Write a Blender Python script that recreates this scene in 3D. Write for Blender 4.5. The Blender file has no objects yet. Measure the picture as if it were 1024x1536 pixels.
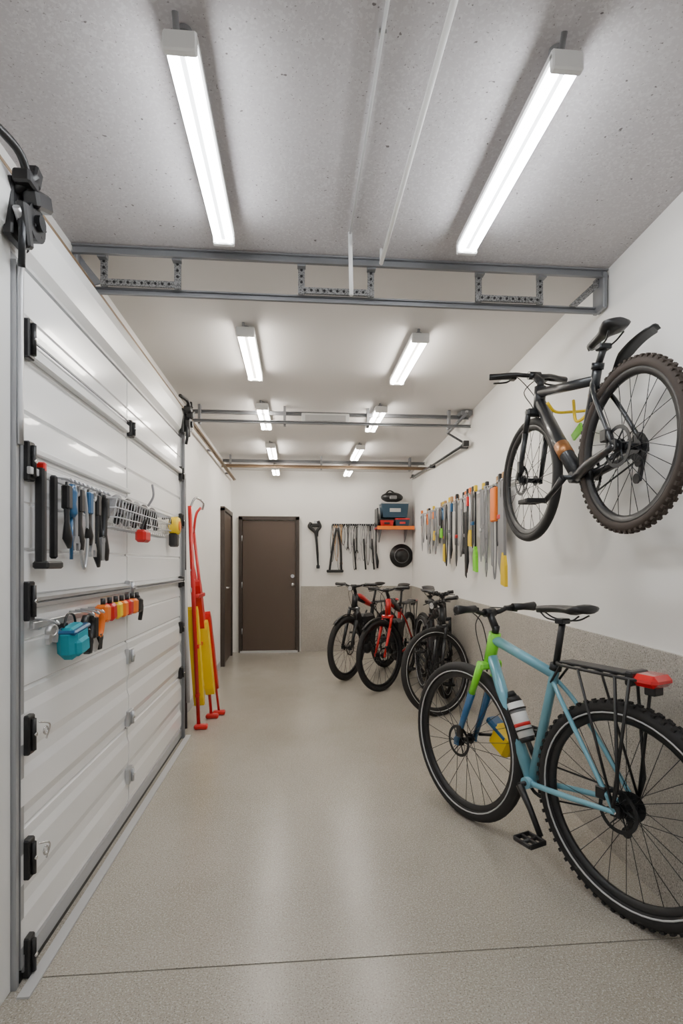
import bpy, math, random
from mathutils import Vector, Matrix
random.seed(7)
V=Vector
pi=math.pi
# ------------------------------------------------------------------ materials
MATS={}
def mat(name,col,rough=.5,metal=0,emit=0,coat=0,bump=0,bscale=200,noise=None,spec=None):
    if name in MATS: return MATS[name]
    m=bpy.data.materials.new(name); m.use_nodes=True
    nt=m.node_tree; p=nt.nodes['Principled BSDF']
    p.inputs['Base Color'].default_value=(*col,1)
    p.inputs['Roughness'].default_value=rough
    p.inputs['Metallic'].default_value=metal
    if coat: p.inputs['Coat Weight'].default_value=coat
    if spec is not None: p.inputs['Specular IOR Level'].default_value=spec
    if emit:
        p.inputs['Emission Color'].default_value=(*col,1)
        p.inputs['Emission Strength'].default_value=emit
    tc=None
    def texc():
        nonlocal tc
        if tc is None: tc=nt.nodes.new('ShaderNodeTexCoord')
        return tc.outputs['Object']
    if noise:
        cur=None
        for (sc,det,lo,hi,c2) in noise:
            n=nt.nodes.new('ShaderNodeTexNoise'); n.inputs['Scale'].default_value=sc; n.inputs['Detail'].default_value=det
            nt.links.new(texc(),n.inputs['Vector'])
            mr=nt.nodes.new('ShaderNodeMapRange'); mr.inputs['From Min'].default_value=lo; mr.inputs['From Max'].default_value=hi
            nt.links.new(n.outputs['Fac'],mr.inputs['Value'])
            mx=nt.nodes.new('ShaderNodeMix'); mx.data_type='RGBA'
            nt.links.new(mr.outputs['Result'],mx.inputs[0])
            if cur is None: mx.inputs[6].default_value=(*col,1)
            else: nt.links.new(cur,mx.inputs[6])
            mx.inputs[7].default_value=(*c2,1)
            cur=mx.outputs[2]
        nt.links.new(cur,p.inputs['Base Color'])
    if bump:
        n=nt.nodes.new('ShaderNodeTexNoise'); n.inputs['Scale'].default_value=bscale; n.inputs['Detail'].default_value=3
        nt.links.new(texc(),n.inputs['Vector'])
        bn=nt.nodes.new('ShaderNodeBump'); bn.inputs['Strength'].default_value=bump; bn.inputs['Distance'].default_value=.004
        nt.links.new(n.outputs['Fac'],bn.inputs['Height']); nt.links.new(bn.outputs['Normal'],p.inputs['Normal'])
    MATS[name]=m; return m

M_floor=mat('floor_concrete',(.335,.305,.255),.24,bump=.03,bscale=120,noise=[(1.1,5,.35,.68,(.43,.395,.34)),(5,4,.45,.75,(.375,.345,.295)),(170,1,.54,.64,(.50,.475,.43)),(210,1,.40,.34,(.20,.18,.155))])
M_wall=mat('wall_plaster',(.88,.865,.835),.75,bump=.06,bscale=50,noise=[(1.5,3,.35,.8,(.84,.82,.785))])
M_ceilA=mat('ceiling_speckled',(.53,.505,.515),.85,bump=.10,bscale=160,noise=[(1.6,3,.3,.8,(.47,.445,.455)),(110,1,.52,.62,(.57,.55,.555)),(60,1,.25,.21,(.16,.14,.14)),(140,1,.30,.25,(.28,.26,.26))])
M_ceilB=mat('ceiling_smooth',(.70,.675,.655),.8,bump=.06,bscale=80)
M_wains=mat('wainscot_aggregate',(.42,.39,.345),.6,bump=.2,bscale=110,noise=[(150,1,.5,.62,(.58,.55,.50)),(190,1,.42,.34,(.16,.145,.125)),(2,3,.4,.8,(.33,.305,.265))])
M_white=mat('white_paint',(.84,.84,.83),.28)
M_whitem=mat('white_matte',(.8,.8,.79),.6)
M_doorw=mat('garage_door_white',(.92,.925,.93),.2,coat=.3)
M_brown=mat('brown_door',(.085,.058,.042),.5,bump=.05,bscale=90)
M_brownf=mat('brown_frame',(.045,.032,.025),.45)
M_rail=mat('rail_brown',(.22,.15,.09),.5,.3)
M_steel=mat('galvanised',(.55,.56,.58),.35,.85)
M_alu=mat('frame_aluminium',(.42,.43,.45),.4,.5)
M_gsteel=mat('grey_steel_beam',(.22,.225,.24),.45,.3)
M_joint=mat('floor_joint',(.16,.145,.125),.8)
M_perf=mat('perforated_grey',(.28,.28,.28),.5,.4,noise=[(200,1,.5,.56,(.12,.12,.12))])
M_chrome=mat('chrome',(.75,.75,.76),.18,1)
M_black=mat('black_plastic',(.010,.010,.011),.4)
M_rub=mat('rubber_tyre',(.014,.013,.013),.75)
M_brub=mat('tyre_dirty',(.042,.030,.023),.8)
M_dark=mat('dark_metal',(.035,.037,.04),.35,.7)
M_grey=mat('grey_plastic',(.22,.22,.23),.5)
M_lgrey=mat('light_grey',(.5,.5,.5),.5)
M_tube=mat('tube_light_cool',(.95,.975,1.0),.4,emit=50)
M_tubeW=mat('tube_light_warm',(1.0,.94,.85),.4,emit=50)
M_blue=mat('sky_blue_paint',(.17,.42,.52),.28,.1,coat=.5)
M_dblue=mat('deep_blue_paint',(.01,.10,.24),.3,coat=.5)
M_green=mat('lime_paint',(.22,.75,.02),.35,coat=.3)
M_red=mat('red_paint',(.58,.01,.01),.35,coat=.3)
M_redl=mat('red_lens',(.65,.004,.008),.15,coat=1)
M_yel=mat('yellow_paint',(.82,.56,.005),.4)
M_org=mat('orange_plastic',(.80,.18,.01),.45)
M_teal=mat('teal_fabric',(.005,.28,.36),.7,bump=.3,bscale=60)
M_blk2=mat('black_satin_frame',(.015,.017,.020),.38,.2,coat=.3)
M_bin=mat('navy_bin',(.02,.06,.10),.5)
M_wood=mat('wood_handle',(.42,.24,.10),.55)
M_copper=mat('copper_decal',(.35,.15,.05),.35,.6)

# ------------------------------------------------------------------ builder
class B:
    def __init__(s):
        s.v=[];s.f=[];s.m=[];s.sm=[];s.mats=[];s.M=Matrix.Identity(4)
    def add(s,vs,fs,m,sm=False):
        o=len(s.v)
        flip=s.M.determinant()<0
        s.v+= [s.M@V(p) for p in vs]
        if m not in s.mats: s.mats.append(m)
        mi=s.mats.index(m)
        for i,f in enumerate(fs):
            f=[o+k for k in f]
            if flip: f=f[::-1]
            s.f.append(f); s.m.append(mi); s.sm.append(sm if isinstance(sm,bool) else sm[i])
    def box(s,c,d,m,R=None,ch=0.0):
        c=V(c); h=V(d)/2
        if R is None: R=Matrix.Identity(3)
        if ch<=0:
            vs=[c+R@V((sx*h.x,sy*h.y,sz*h.z)) for sx in(-1,1) for sy in(-1,1) for sz in(-1,1)]
            fs=[(0,1,3,2),(4,6,7,5),(0,4,5,1),(2,3,7,6),(0,2,6,4),(1,5,7,3)]
            s.add(vs,fs,m); return
        ch=min(ch,h.x*.9,h.y*.9,h.z*.9)
        vs=[];idx={}
        for sx in(-1,1):
            for sy in(-1,1):
                for sz in(-1,1):
                    for a in range(3):
                        p=[sx*(h.x-ch),sy*(h.y-ch),sz*(h.z-ch)]
                        p[a]+= (sx,sy,sz)[a]*ch
                        idx[(sx,sy,sz,a)]=len(vs); vs.append(c+R@V(p))
        fs=[]
        def face(keys):
            ids=[idx[k] for k in keys]
            P=[vs[i] for i in ids]
            n=(P[1]-P[0]).cross(P[2]-P[0]); cen=sum(P,V((0,0,0)))/len(P)
            if n.dot(cen-c)<0: ids=ids[::-1]
            fs.append(ids)
        for a in range(3):
            for sg in(-1,1):
                o=[i for i in range(3) if i!=a]; ks=[]
                for (u,w) in((-1,-1),(1,-1),(1,1),(-1,1)):
                    k=[0,0,0];k[a]=sg;k[o[0]]=u;k[o[1]]=w; ks.append((*k,a))
                face(ks)
        for a in range(3):
            o=[i for i in range(3) if i!=a]
            for u in(-1,1):
                for w in(-1,1):
                    k1=[0,0,0];k1[a]=-1;k1[o[0]]=u;k1[o[1]]=w
                    k2=list(k1);k2[a]=1
                    face([(*k1,o[0]),(*k2,o[0]),(*k2,o[1]),(*k1,o[1])])
        for sx in(-1,1):
            for sy in(-1,1):
                for sz in(-1,1):
                    face([(sx,sy,sz,0),(sx,sy,sz,1),(sx,sy,sz,2)])
        s.add(vs,fs,m)
    def tube(s,pts,r,m,n=8,closed=False,flat=1.0,up=None):
        pts=[V(p) for p in pts]; N=len(pts)
        if N<2:return
        if isinstance(r,(list,tuple)):
            if len(r)==N: rs=list(r)
            else:
                rs=[]
                for i in range(N):
                    t=i/(N-1)*(len(r)-1); k=min(int(t),len(r)-2); rs.append(r[k]+(r[k+1]-r[k])*(t-k))
        else: rs=[r]*N
        T=[]
        for i in range(N):
            if closed: t=pts[(i+1)%N]-pts[i-1]
            elif i==0: t=pts[1]-pts[0]
            elif i==N-1: t=pts[-1]-pts[-2]
            else: t=(pts[i+1]-pts[i]).normalized()+(pts[i]-pts[i-1]).normalized()
            if t.length<1e-9: t=V((0,0,1))
            T.append(t.normalized())
        a=V(up) if up else (V((0,0,1)) if abs(T[0].z)<.9 else V((1,0,0)))
        nrm=(a-T[0]*a.dot(T[0])).normalized()
        vs=[];fs=[];sm=[]
        for i in range(N):
            if i>0:
                nrm=(nrm-T[i]*nrm.dot(T[i]))
                nrm=nrm.normalized() if nrm.length>1e-6 else T[i].orthogonal().normalized()
            bn=T[i].cross(nrm)
            for k in range(n):
                an=2*pi*k/n
                vs.append(pts[i]+nrm*math.cos(an)*rs[i]+bn*math.sin(an)*rs[i]*flat)
        M=N if closed else N-1
        for i in range(M):
            j=(i+1)%N
            for k in range(n):
                k2=(k+1)%n
                fs.append((i*n+k,i*n+k2,j*n+k2,j*n+k)); sm.append(True)
        if not closed:
            fs.append(tuple(range(n))[::-1]); fs.append(tuple((N-1)*n+k for k in range(n))); sm+=[False,False]
        s.add(vs,fs,m,sm)
    def cyl(s,p,q,r,m,n=12,r2=None):
        s.tube([p,q],[r,r if r2 is None else r2],m,n)
    def lathe(s,c,prof,m,axis='y',n=32,closed=True,sm=True,start=0,sweep=2*pi):
        c=V(c); vs=[];fs=[]
        full=abs(sweep-2*pi)<1e-6
        K=len(prof); NN=n if full else n+1
        for i in range(NN):
            a=start+sweep*i/n; ca,sa=math.cos(a),math.sin(a)
            for (r,o) in prof:
                if axis=='y': vs.append(c+V((r*ca,o,r*sa)))
                elif axis=='z': vs.append(c+V((r*ca,r*sa,o)))
                else: vs.append(c+V((o,r*ca,r*sa)))
        for i in range(n):
            j=(i+1)%NN
            for k in range(K if closed else K-1):
                k2=(k+1)%K
                fs.append((i*K+k,i*K+k2,j*K+k2,j*K+k))
        if not full and closed:
            fs.append(tuple(range(K))); fs.append(tuple((NN-1)*K+k for k in range(K))[::-1])
        s.add(vs,fs,m,sm)
    def torus(s,c,R,r,m,axis='y',n=40,k=10,sq=1.0,off=0):
        s.lathe(c,[(R+r*math.cos(2*pi*i/k),off+sq*r*math.sin(2*pi*i/k)) for i in range(k)],m,axis,n)
    def disc(s,c,r,t,m,axis='y',n=24):
        s.lathe(c,[(0.0005,-t/2),(r,-t/2),(r,t/2),(0.0005,t/2)],m,axis,n,sm=False)
    def ball(s,c,r,m,n=14,k=9):
        r=V(r) if hasattr(r,'__len__') else V((r,r,r)); c=V(c); vs=[];fs=[]
        for i in range(1,k):
            ph=pi*i/k
            for j in range(n):
                a=2*pi*j/n
                vs.append(c+V((r.x*math.sin(ph)*math.cos(a),r.y*math.sin(ph)*math.sin(a),r.z*math.cos(ph))))
        t=len(vs); vs.append(c+V((0,0,r.z))); vs.append(c-V((0,0,r.z)))
        for i in range(k-2):
            for j in range(n):
                fs.append((i*n+j,(i+1)*n+j,(i+1)*n+(j+1)%n,i*n+(j+1)%n))
        for j in range(n):
            fs.append((t,j,(j+1)%n)); fs.append((t+1,(k-2)*n+(j+1)%n,(k-2)*n+j))
        s.add(vs,fs,m,True)
    def prism(s,pts,ex,m):
        pts=[V(p) for p in pts]; ex=V(ex); n=len(pts)
        vs=pts+[p+ex for p in pts]
        fs=[tuple(range(n))[::-1],tuple(range(n,2*n))]+[(i,(i+1)%n,n+(i+1)%n,n+i) for i in range(n)]
        s.add(vs,fs,m)
    def done(s,name,loc=(0,0,0),rz=0,parent=None):
        me=bpy.data.meshes.new(name)
        me.from_pydata([tuple(p) for p in s.v],[],s.f)
        for m in s.mats: me.materials.append(m)
        me.polygons.foreach_set('material_index',s.m)
        me.polygons.foreach_set('use_smooth',s.sm)
        import bmesh
        bm=bmesh.new(); bm.from_mesh(me); bmesh.ops.recalc_face_normals(bm,faces=bm.faces); bm.to_mesh(me); bm.free()
        me.update()
        ob=bpy.data.objects.new(name,me); bpy.context.scene.collection.objects.link(ob)
        ob.location=loc; ob.rotation_euler=(0,0,rz)
        if parent: ob.parent=parent
        return ob
def spline(pts,n=6):
    pts=[V(p) for p in pts]; out=[]
    P=[pts[0]*2-pts[1]]+pts+[pts[-1]*2-pts[-2]]
    for i in range(1,len(P)-2):
        for k in range(n):
            t=k/n
            out.append(.5*((2*P[i])+(P[i+1]-P[i-1])*t+(2*P[i-1]-5*P[i]+4*P[i+1]-P[i+2])*t*t+(3*P[i]-P[i-1]-3*P[i+1]+P[i+2])*t**3))
    out.append(pts[-1]); return out

# ------------------------------------------------------------------ room
Y0,Y1=-1.8,7.6; H=2.56
XL=-.92
SL=.053
def xr(y): return 1.26+SL*y
def slab(name,poly,z0,z1,m):
    b=B(); b.prism([(x,y,z0) for x,y in poly],(0,0,z1-z0),m); return b.done(name)
JY=1.68
b=B()
b.prism([(XL-.15,Y0-.15,-.12),(xr(Y0)+.15,Y0-.15,-.12),(xr(JY)+.15,JY-.003,-.12),(XL-.15,JY-.003,-.12)],(0,0,.12),M_floor)
b.prism([(XL-.15,JY+.003,-.12),(xr(JY)+.15,JY+.003,-.12),(xr(Y1)+.15,Y1+.15,-.12),(XL-.15,Y1+.15,-.12)],(0,0,.12),M_floor)
b.prism([(XL-.15,JY-.003,-.12),(xr(JY)+.15,JY-.003,-.12),(xr(JY)+.15,JY+.003,-.12),(XL-.15,JY+.003,-.12)],(0,0,.118),M_joint)
b.done('floor')
b=B()
b.prism([(XL-.15,Y0-.15,H),(xr(Y0)+.15,Y0-.15,H),(xr(2.3)+.15,2.3,H),(XL-.15,2.3,H)],(0,0,.12),M_ceilA)
b.prism([(XL-.15,2.3,H),(xr(2.3)+.15,2.3,H),(xr(Y1)+.15,Y1+.15,H),(XL-.15,Y1+.15,H)],(0,0,.12),M_ceilB)
b.done('ceiling')
slab('wall_left',[(XL-.15,Y0),(XL,Y0),(XL,Y1),(XL-.15,Y1)],0,H,M_wall)
slab('wall_right',[(xr(Y0),Y0),(xr(Y0)+.15,Y0),(xr(Y1)+.15,Y1),(xr(Y1),Y1)],0,H,M_wall)
slab('wall_back',[(XL-.15,Y1),(xr(Y1)+.15,Y1),(xr(Y1)+.15,Y1+.15),(XL-.15,Y1+.15)],0,H,M_wall)
slab('wall_front',[(XL-.15,Y0-.15),(xr(Y0)+.15,Y0-.15),(xr(Y0)+.15,Y0),(XL-.15,Y0)],0,H,M_wall)
slab('trim_1',[(xr(Y0)-.015,Y0),(xr(Y0),Y0),(xr(Y1),Y1-.015),(xr(Y1)-.015,Y1-.015)],0,.925,M_wains)
slab('trim_2',[(.06,Y1-.015),(xr(Y1),Y1-.015),(xr(Y1),Y1),(.06,Y1)],0,.925,M_wains)
slab('baseboard_left',[(XL,4.0),(XL+.012,4.0),(XL+.012,6.45),(XL,6.45)],0,.08,M_lgrey)

# back door
b=B()
b.box((-.387,Y1-.021,.935),(.74,.04,1.83),M_brown,ch=.004)
b.box((-.785,Y1-.031,.95),(.05,.06,1.90),M_brownf); b.box((.011,Y1-.031,.95),(.05,.06,1.90),M_brownf)
b.box((-.387,Y1-.031,1.885),(.846,.06,.05),M_brownf)
b.box((-.387,Y1-.05,.012),(.80,.09,.024),M_lgrey)
b.disc((-.06,Y1-.045,.95),.028,.012,M_chrome); b.cyl((-.06,Y1-.05,.95),(-.06,Y1-.085,.95),.01,M_chrome); b.ball((-.06,Y1-.095,.95),.028,M_chrome)
b.disc((-.06,Y1-.045,1.07),.026,.014,M_chrome); b.cyl((-.06,Y1-.05,1.07),(-.06,Y1-.07,1.07),.016,M_chrome)
for z in (.3,.95,1.6): b.cyl((-.762,Y1-.062,z-.04),(-.762,Y1-.062,z+.04),.007,M_steel,8)
b.done('door_1')
b=B()
b.box((XL+.016,6.95,.95),(.03,.72,1.88),M_brown,ch=.004)
for y in(6.565,7.335): b.box((XL+.026,y,.96),(.05,.05,1.92),M_brownf)
b.box((XL+.026,6.95,1.915),(.05,.82,.05),M_brownf)
b.cyl((XL+.03,6.66,.95),(XL+.08,6.66,.95),.01,M_chrome); b.cyl((XL+.08,6.65,.95),(XL+.08,6.76,.95),.009,M_chrome)
b.done('door_2')

# ------------------------------------------------------------------ garage door
XD=-.825
def leaf(b,y0,y1):
    prof=[]
    S=[0.03,.45,.87,1.29,1.71,2.15]
    for i in range(5):
        z0,z1=S[i],S[i+1]; h=z1-z0
        prof+=[(-.010,z0+.001),(0,z0+.008)]
        if i<2:
            for (f0,f1) in ((.10,.44),(.54,.90)):
                prof+=[(0,z0+h*f0),(.008,z0+h*f0+.03),(.008,z0+h*f1-.03),(0,z0+h*f1)]
        else:
            for f in(.34,.67):
                z=z0+h*f; prof+=[(0,z-.006),(-.006,z-.002),(-.006,z+.002),(0,z+.006)]
        prof+=[(0,z1-.008),(-.010,z1-.001)]
    pts=[(XD+d,y0,z) for d,z in prof]+[(XD-.045,y0,2.15),(XD-.045,y0,.03)]
    n=len(pts); vs=[V(p) for p in pts]+[V((p[0],y1,p[2])) for p in pts]
    fs=[(i,(i+1)%n,n+(i+1)%n,n+i) for i in range(n)]
    b.add(vs,fs,M_doorw)
    for y in(y0,y1):
        o=[V((XD+d,y,z)) for d,z in prof]; k=[V((XD-.045,y,z)) for d,z in prof]
        m=len(o); b.add(o+k,[(i,i+1,m+i+1,m+i) for i in range(m-1)],M_doorw)
b=B()
leaf(b,1.66,2.672); leaf(b,2.684,3.88)
b.box((XD-.02,2.678,1.09),(.03,.012,2.1),M_grey)
for y in (1.668,3.868): b.box((XD+.002,y,1.09),(.012,.02,2.1),M_alu)
b.box((XD-.02,2.77,.016),(.05,2.22,.032),M_black)
b.box((XD+.004,2.77,.05),(.014,2.2,.05),M_steel)
def strut(z,y0,y1,h=.045,m=M_steel):
    b.prism([(XD,y0,z-h/2),(XD+.03,y0,z-h/2+.008),(XD+.03,y0,z-.004),(XD+.018,y0,z),(XD+.03,y0,z+.004),(XD+.03,y0,z+h/2-.008),(XD,y0,z+h/2)],(0,y1-y0,0),m)
strut(1.13,1.70,2.64); strut(1.13,2.72,3.84,.035)
b.box((XD+.012,2.17,1.895),(.024,.94,.035),M_whitem,ch=.004); b.box((XD+.012,3.27,1.895),(.024,1.1,.03),M_whitem,ch=.004)
b.box((XD+.01,2.2,1.94),(.006,.95,.006),M_grey)
b.box((XD+.008,2.2,1.60),(.016,.98,.022),M_whitem,ch=.004)
def hinge(y,z,m,h=.11,w=.035):
    b.box((XD+.012,y,z),(.024,w,h),m,ch=.004)
    b.cyl((XD+.028,y-.0,z-h*.4),(XD+.028,y,z+h*.4),.008,m,10)
    b.cyl((XD+.022,y+.0,z),(XD+.038,y,z),.006,M_chrome,8)
for z in (1.93,1.56,1.135,.73,.355,.06): hinge(1.695,z,M_black,.12,.04)
for z in (1.88,1.55): hinge(3.84,z,M_black,.1,.05)
for z in (1.13,.80,.50,.22): hinge(2.678,z,M_steel,.075,.07)
hinge(2.70,1.91,M_black,.08,.05)
for z in (1.12,.80,.48): hinge(3.84,z,M_black,.08,.06)
for z in(.73,.355):
    b.torus((XD+.045,1.735,z),.012,.003,M_chrome,'x',16,6); b.tube(spline([(XD+.03,1.72,z+.03),(XD+.05,1.75,z+.015),(XD+.04,1.75,z-.03)]),.003,M_chrome,6)
b.done('garage_door')
b=B()
b.box((-.874,1.585,1.1),(.088,.09,2.2),M_whitem,ch=.004)
b.box((-.864,1.5,1.15),(.05,.05,2.3),M_gsteel)
b.box((-.832,1.640,1.07),(.03,.016,2.14),M_alu)
b.box((-.868,3.925,1.12),(.10,.05,2.24),M_alu,ch=.004)
b.box((-.81,3.895,1.1),(.025,.016,2.2),M_gsteel)
b.tube(spline([(-.812,1.645,1.6),(-.812,1.645,2.05),(-.80,1.63,2.14),(-.785,1.61,2.20),(-.775,1.55,2.24)]),.010,M_steel,10)
b.done('garage_door_frame')
b=B()
XF=XL+.001
b.prism([(XF,1.40,2.18),(-.84,1.40,2.18),(-.815,1.40,2.205),(-.80,1.40,2.30),(-.815,1.40,2.365),(-.845,1.40,2.395),(XF,1.40,2.395)],(0,2.6,0),M_white)
b.box((-.875,2.7,2.172),(.08,2.55,.012),M_lgrey)
b.done('door_header_box')
b=B()
b.cyl((-.85,-1.7,2.412),(-.85,7.5,2.412),.009,M_rail,10)
b.box((-.868,3.0,2.408),(.012,9.0,.025),M_rail)
for y in (-.9,1.3,2.5,4.2,5.6,7.0): b.box((-.894,y,2.415),(.05,.03,.02),M_gsteel)
b.done('ceiling_edge_rail')
def roller(y,sc,name):
    b=B(); x=-.78; z=2.26
    b.box((-.81,y,z),(.03,.10*sc,.17*sc),M_black,ch=.006)
    b.disc((-.775,y+.02,z-.01),.052*sc,.03,M_black,'x',24)
    b.disc((-.755,y+.02,z-.01),.022*sc,.02,M_dark,'x',20)
    b.box((-.765,y+.03,z+.06*sc),(.05,.10,.05),M_black,Matrix.Rotation(.4,3,'X'),ch=.008)
    b.box((-.765,y-.0,z+.11*sc),(.04,.04,.06),M_black,Matrix.Rotation(-.3,3,'X'),ch=.006)
    b.box((-.77,y-.03,z+.08*sc),(.05,.06,.04),M_black,ch=.006)
    b.box((-.77,y-.035,z-.05*sc),(.03,.03,.12),M_black,Matrix.Rotation(.25,3,'X'),ch=.006)
    b.cyl((-.80,y-.03,z+.05),(-.74,y-.03,z+.10*sc),.012,M_black)
    b.tube(spline([(-.77,y,z+.05),(-.76,y-.08,z+.12),(-.79,y-.2,z+.13)]),.012,M_black)
    b.tube(spline([(-.775,y-.04,z-.02),(-.77,y-.05,z-.10),(-.785,y-.02,z-.16)]),.010,M_dark)
    for k in range(5): b.cyl((-.753,y+.02+.036*math.cos(k*1.257),z-.01+.036*math.sin(k*1.257)),(-.752,y+.02+.036*math.cos(k*1.257),z-.01+.036*math.sin(k*1.257)),.004,M_dark,6)
    b.done(name)
roller(1.62,1.0,'garage_door_roller'); roller(3.90,1.05,'garage_door_roller')
slab('trim_3',[(-.80,1.6),(-.765,1.6),(-.765,3.95),(-.80,3.95)],0,.006,M_lgrey)

# ------------------------------------------------------------------ ceiling truss
def cbeam(b,p,q,h,d,m):
    p=V(p);q=V(q);t=(q-p); L=t.length; ang=math.atan2(t.y,t.x)
    R=Matrix.Rotation(ang,3,'Z')
    c=(p+q)/2; w=.006
    b.box(c,(L,w,h),m,R)
    for sg in(-1,1): b.box(c+V((0,-d/2,sg*(h/2))),(L,d,w),m,R)
b=B()
cbeam(b,(-.915,2.27,2.538),(1.375,2.27,2.534),.030,.016,M_gsteel)
cbeam(b,(-.88,2.33,2.405),(1.375,2.33,2.392),.022,.014,M_gsteel)
for (x0,x1) in ((-.80,-.50),(.02,.32),(.80,1.08)):
    for x in(x0,x1):
        b.box((x,2.30,2.468),(.028,.010,.125),M_perf)
        for k in range(4): b.cyl((x,2.293,2.43+k*.026),(x,2.2955,2.43+k*.026),.006,M_black,8)
        b.box((x,2.283,2.522),(.036,.03,.02),M_gsteel)
    b.box(((x0+x1)/2,2.298,2.422),(x1-x0+.028,.012,.026),M_perf)
    n=int((x1-x0)/.028)
    for k in range(n): b.cyl((x0+.014+k*.028,2.290,2.422),(x0+.014+k*.028,2.2925,2.422),.006,M_black,8)
b.box((1.362,2.30,2.465),(.02,.09,.16),M_gsteel,ch=.004); b.box((-.905,2.31,2.465),(.02,.08,.14),M_gsteel,ch=.004)
b.prism([(1.35,2.29,2.53),(1.35,2.29,2.49),(1.25,2.30,2.40),(1.22,2.30,2.41)],(0,.008,0),M_perf)
b.prism([(-.90,2.29,2.53),(-.90,2.29,2.50),(-.84,2.30,2.41),(-.81,2.30,2.42)],(0,.008,0),M_gsteel)
b.done('ceiling_truss')
b=B()
cbeam(b,(-.90,4.52,2.51),(1.48,4.52,2.51),.025,.02,M_gsteel)
cbeam(b,(-.90,4.46,2.42),(1.48,4.46,2.42),.018,.02,M_gsteel)
for x in(-.8,-.1,.6,1.3): b.box((x,4.49,2.48),(.02,.05,.16),M_gsteel)
b.box((.24,4.48,2.465),(.40,.03,.085),M_whitem,ch=.004)
b.box((.24,4.46,2.465),(.34,.01,.05),M_lgrey)
b.done('ceiling_truss')
b=B()
cbeam(b,(-.90,6.6,2.50),(1.60,6.6,2.50),.03,.03,M_gsteel)
cbeam(b,(-.90,6.5,2.42),(1.60,6.5,2.42),.03,.03,M_rail)
for x in(-.8,.3,1.4): b.box((x,6.55,2.48),(.02,.09,.16),M_gsteel)
b.done('ceiling_truss')
b=B(); b.cyl((.21,-1.75,2.552),(.21,2.1,2.552),.005,M_lgrey,10)
b.cyl((.21,2.1,2.559),(.215,2.1,2.31),.008,M_whitem,10)
for y in(-.5,1.3): b.box((.21,y,2.555),(.02,.012,.010),M_lgrey)
b.done('ceiling_conduit')
b=B(); b.cyl((.355,-1.75,2.535),(.35,2.2,2.50),.0085,M_whitem,10); b.cyl((.35,2.2,2.5),(.35,2.2,2.56),.006,M_whitem); b.cyl((.355,-1.0,2.52),(.355,-1.0,2.56),.006,M_whitem)
b.done('ceiling_conduit')

# ------------------------------------------------------------------ lights
def fixture(x,y0,y1,z=2.50,w=.08,tm=None):
    tm=tm or M_tube
    b=B(); L=y1-y0; c=(y0+y1)/2
    b.box((x,c,z),(w,L,.026),M_white,ch=.005)
    b.box((x,c,z-.017),(w*.16,L-.03,.012),M_lgrey)
    for e in(y0+.008,y1-.008): b.box((x,e,z-.018),(w*1.0,.022,.044),M_white,ch=.004)
    for dx in(-.29,.29):
        b.cyl((x+dx*w,y0+.018,z-.026),(x+dx*w,y1-.018,z-.026),w*.145,tm,10)
    for e in(y0+.06,y1-.06):
        b.cyl((x,e,z+.01),(x,e,H-.001),.006,M_lgrey,8)
    b.cyl((x-.01,y0+.02,z+.01),(x-.01,y0+.0,z+.05),.008,M_grey,8)
    b.disc((x,y0+.06,H-.007),.02,.012,M_grey,'z')
    b.done('tube_light_fixture')
fixture(-.275,1.28,2.06,2.495); fixture(.66,1.25,2.04,2.495)
for (a,c,zz) in ((2.93,3.66,2.525),(4.32,5.0,2.525),(5.75,6.4,2.525),(6.9,7.35,2.49)):
    fixture(-.28,a,c,zz,.10,M_tubeW); fixture(.69,a,c,zz,.10,M_tubeW)
fixture(-.275,-.9,-.1,2.495); fixture(.66,-.9,-.1,2.495)

# ------------------------------------------------------------------ bikes
def wheel(b,c,R,tw=.024,tyre=M_rub,knob=False,stripe=None,rotor=-1,cass=0,nsp=28,rim=M_black,spk=M_dark,sr=.0014):
    c=V(c)
    b.torus(c,R-tw,tw,tyre,'y',56,10)
    if knob:
        n=64
        for i in range(n):
            a=2*pi*i/n
            for (o,rr) in ((0,R),(-.6,R-.2*tw),(.6,R-.2*tw)):
                aa=a+(pi/n if o==0 else 0)
                Rm=Matrix.Rotation(-aa,3,'Y')
                b.box(c+V((rr*math.cos(aa),o*tw,rr*math.sin(aa))),(.009,tw*.5,.013),tyre,Rm)
    if stripe:
        for sg in(-1,1): b.torus(c,R-tw*1.55,.0035,stripe,'y',56,6,off=sg*tw*.83)
    Rr=R-2*tw
    b.lathe(c,[(Rr-.002,-.011),(Rr+.008,-.014),(Rr+.008,.014),(Rr-.002,.011),(Rr-.020,.007),(Rr-.020,-.007)],rim,'y',56)
    b.cyl(c+V((0,-.055,0)),c+V((0,.055,0)),.012,M_dark,12)
    b.cyl(c+V((0,-.066,0)),c+V((0,.066,0)),.006,M_chrome,8)
    for sg in(-1,1): b.disc(c+V((0,sg*.030,0)),.026,.004,M_dark)
    for i in range(nsp):
        a=2*pi*i/nsp; sg=1 if i%2 else -1; da=.9*(1 if (i//2)%2 else -1)
        p=c+V((.024*math.cos(a+da),sg*.030,.024*math.sin(a+da))); q=c+V(((Rr-.015)*math.cos(a),sg*.003,(Rr-.015)*math.sin(a)))
        b.cyl(p,q,sr,spk,5)
    if rotor:
        y=rotor*.043
        b.lathe(c,[(.062,y-.001),(.076,y-.001),(.076,y+.001),(.062,y+.001)],M_dark,'y',32,sm=False)
        for i in range(6):
            a=2*pi*i/6; b.cyl(c+V((.02*math.cos(a+.5),y,.02*math.sin(a+.5))),c+V((.064*math.cos(a),y,.064*math.sin(a))),.003,M_dark,5)
        b.disc(c+V((0,y,0)),.024,.006,M_dark)
    if cass:
        for i,r in enumerate((.052,.047,.042,.037,.032,.027)):
            b.disc(c+V((0,cass*(.034+.004*i),0)),r,.002,M_steel if i%2 else M_dark,'y',28)
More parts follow.
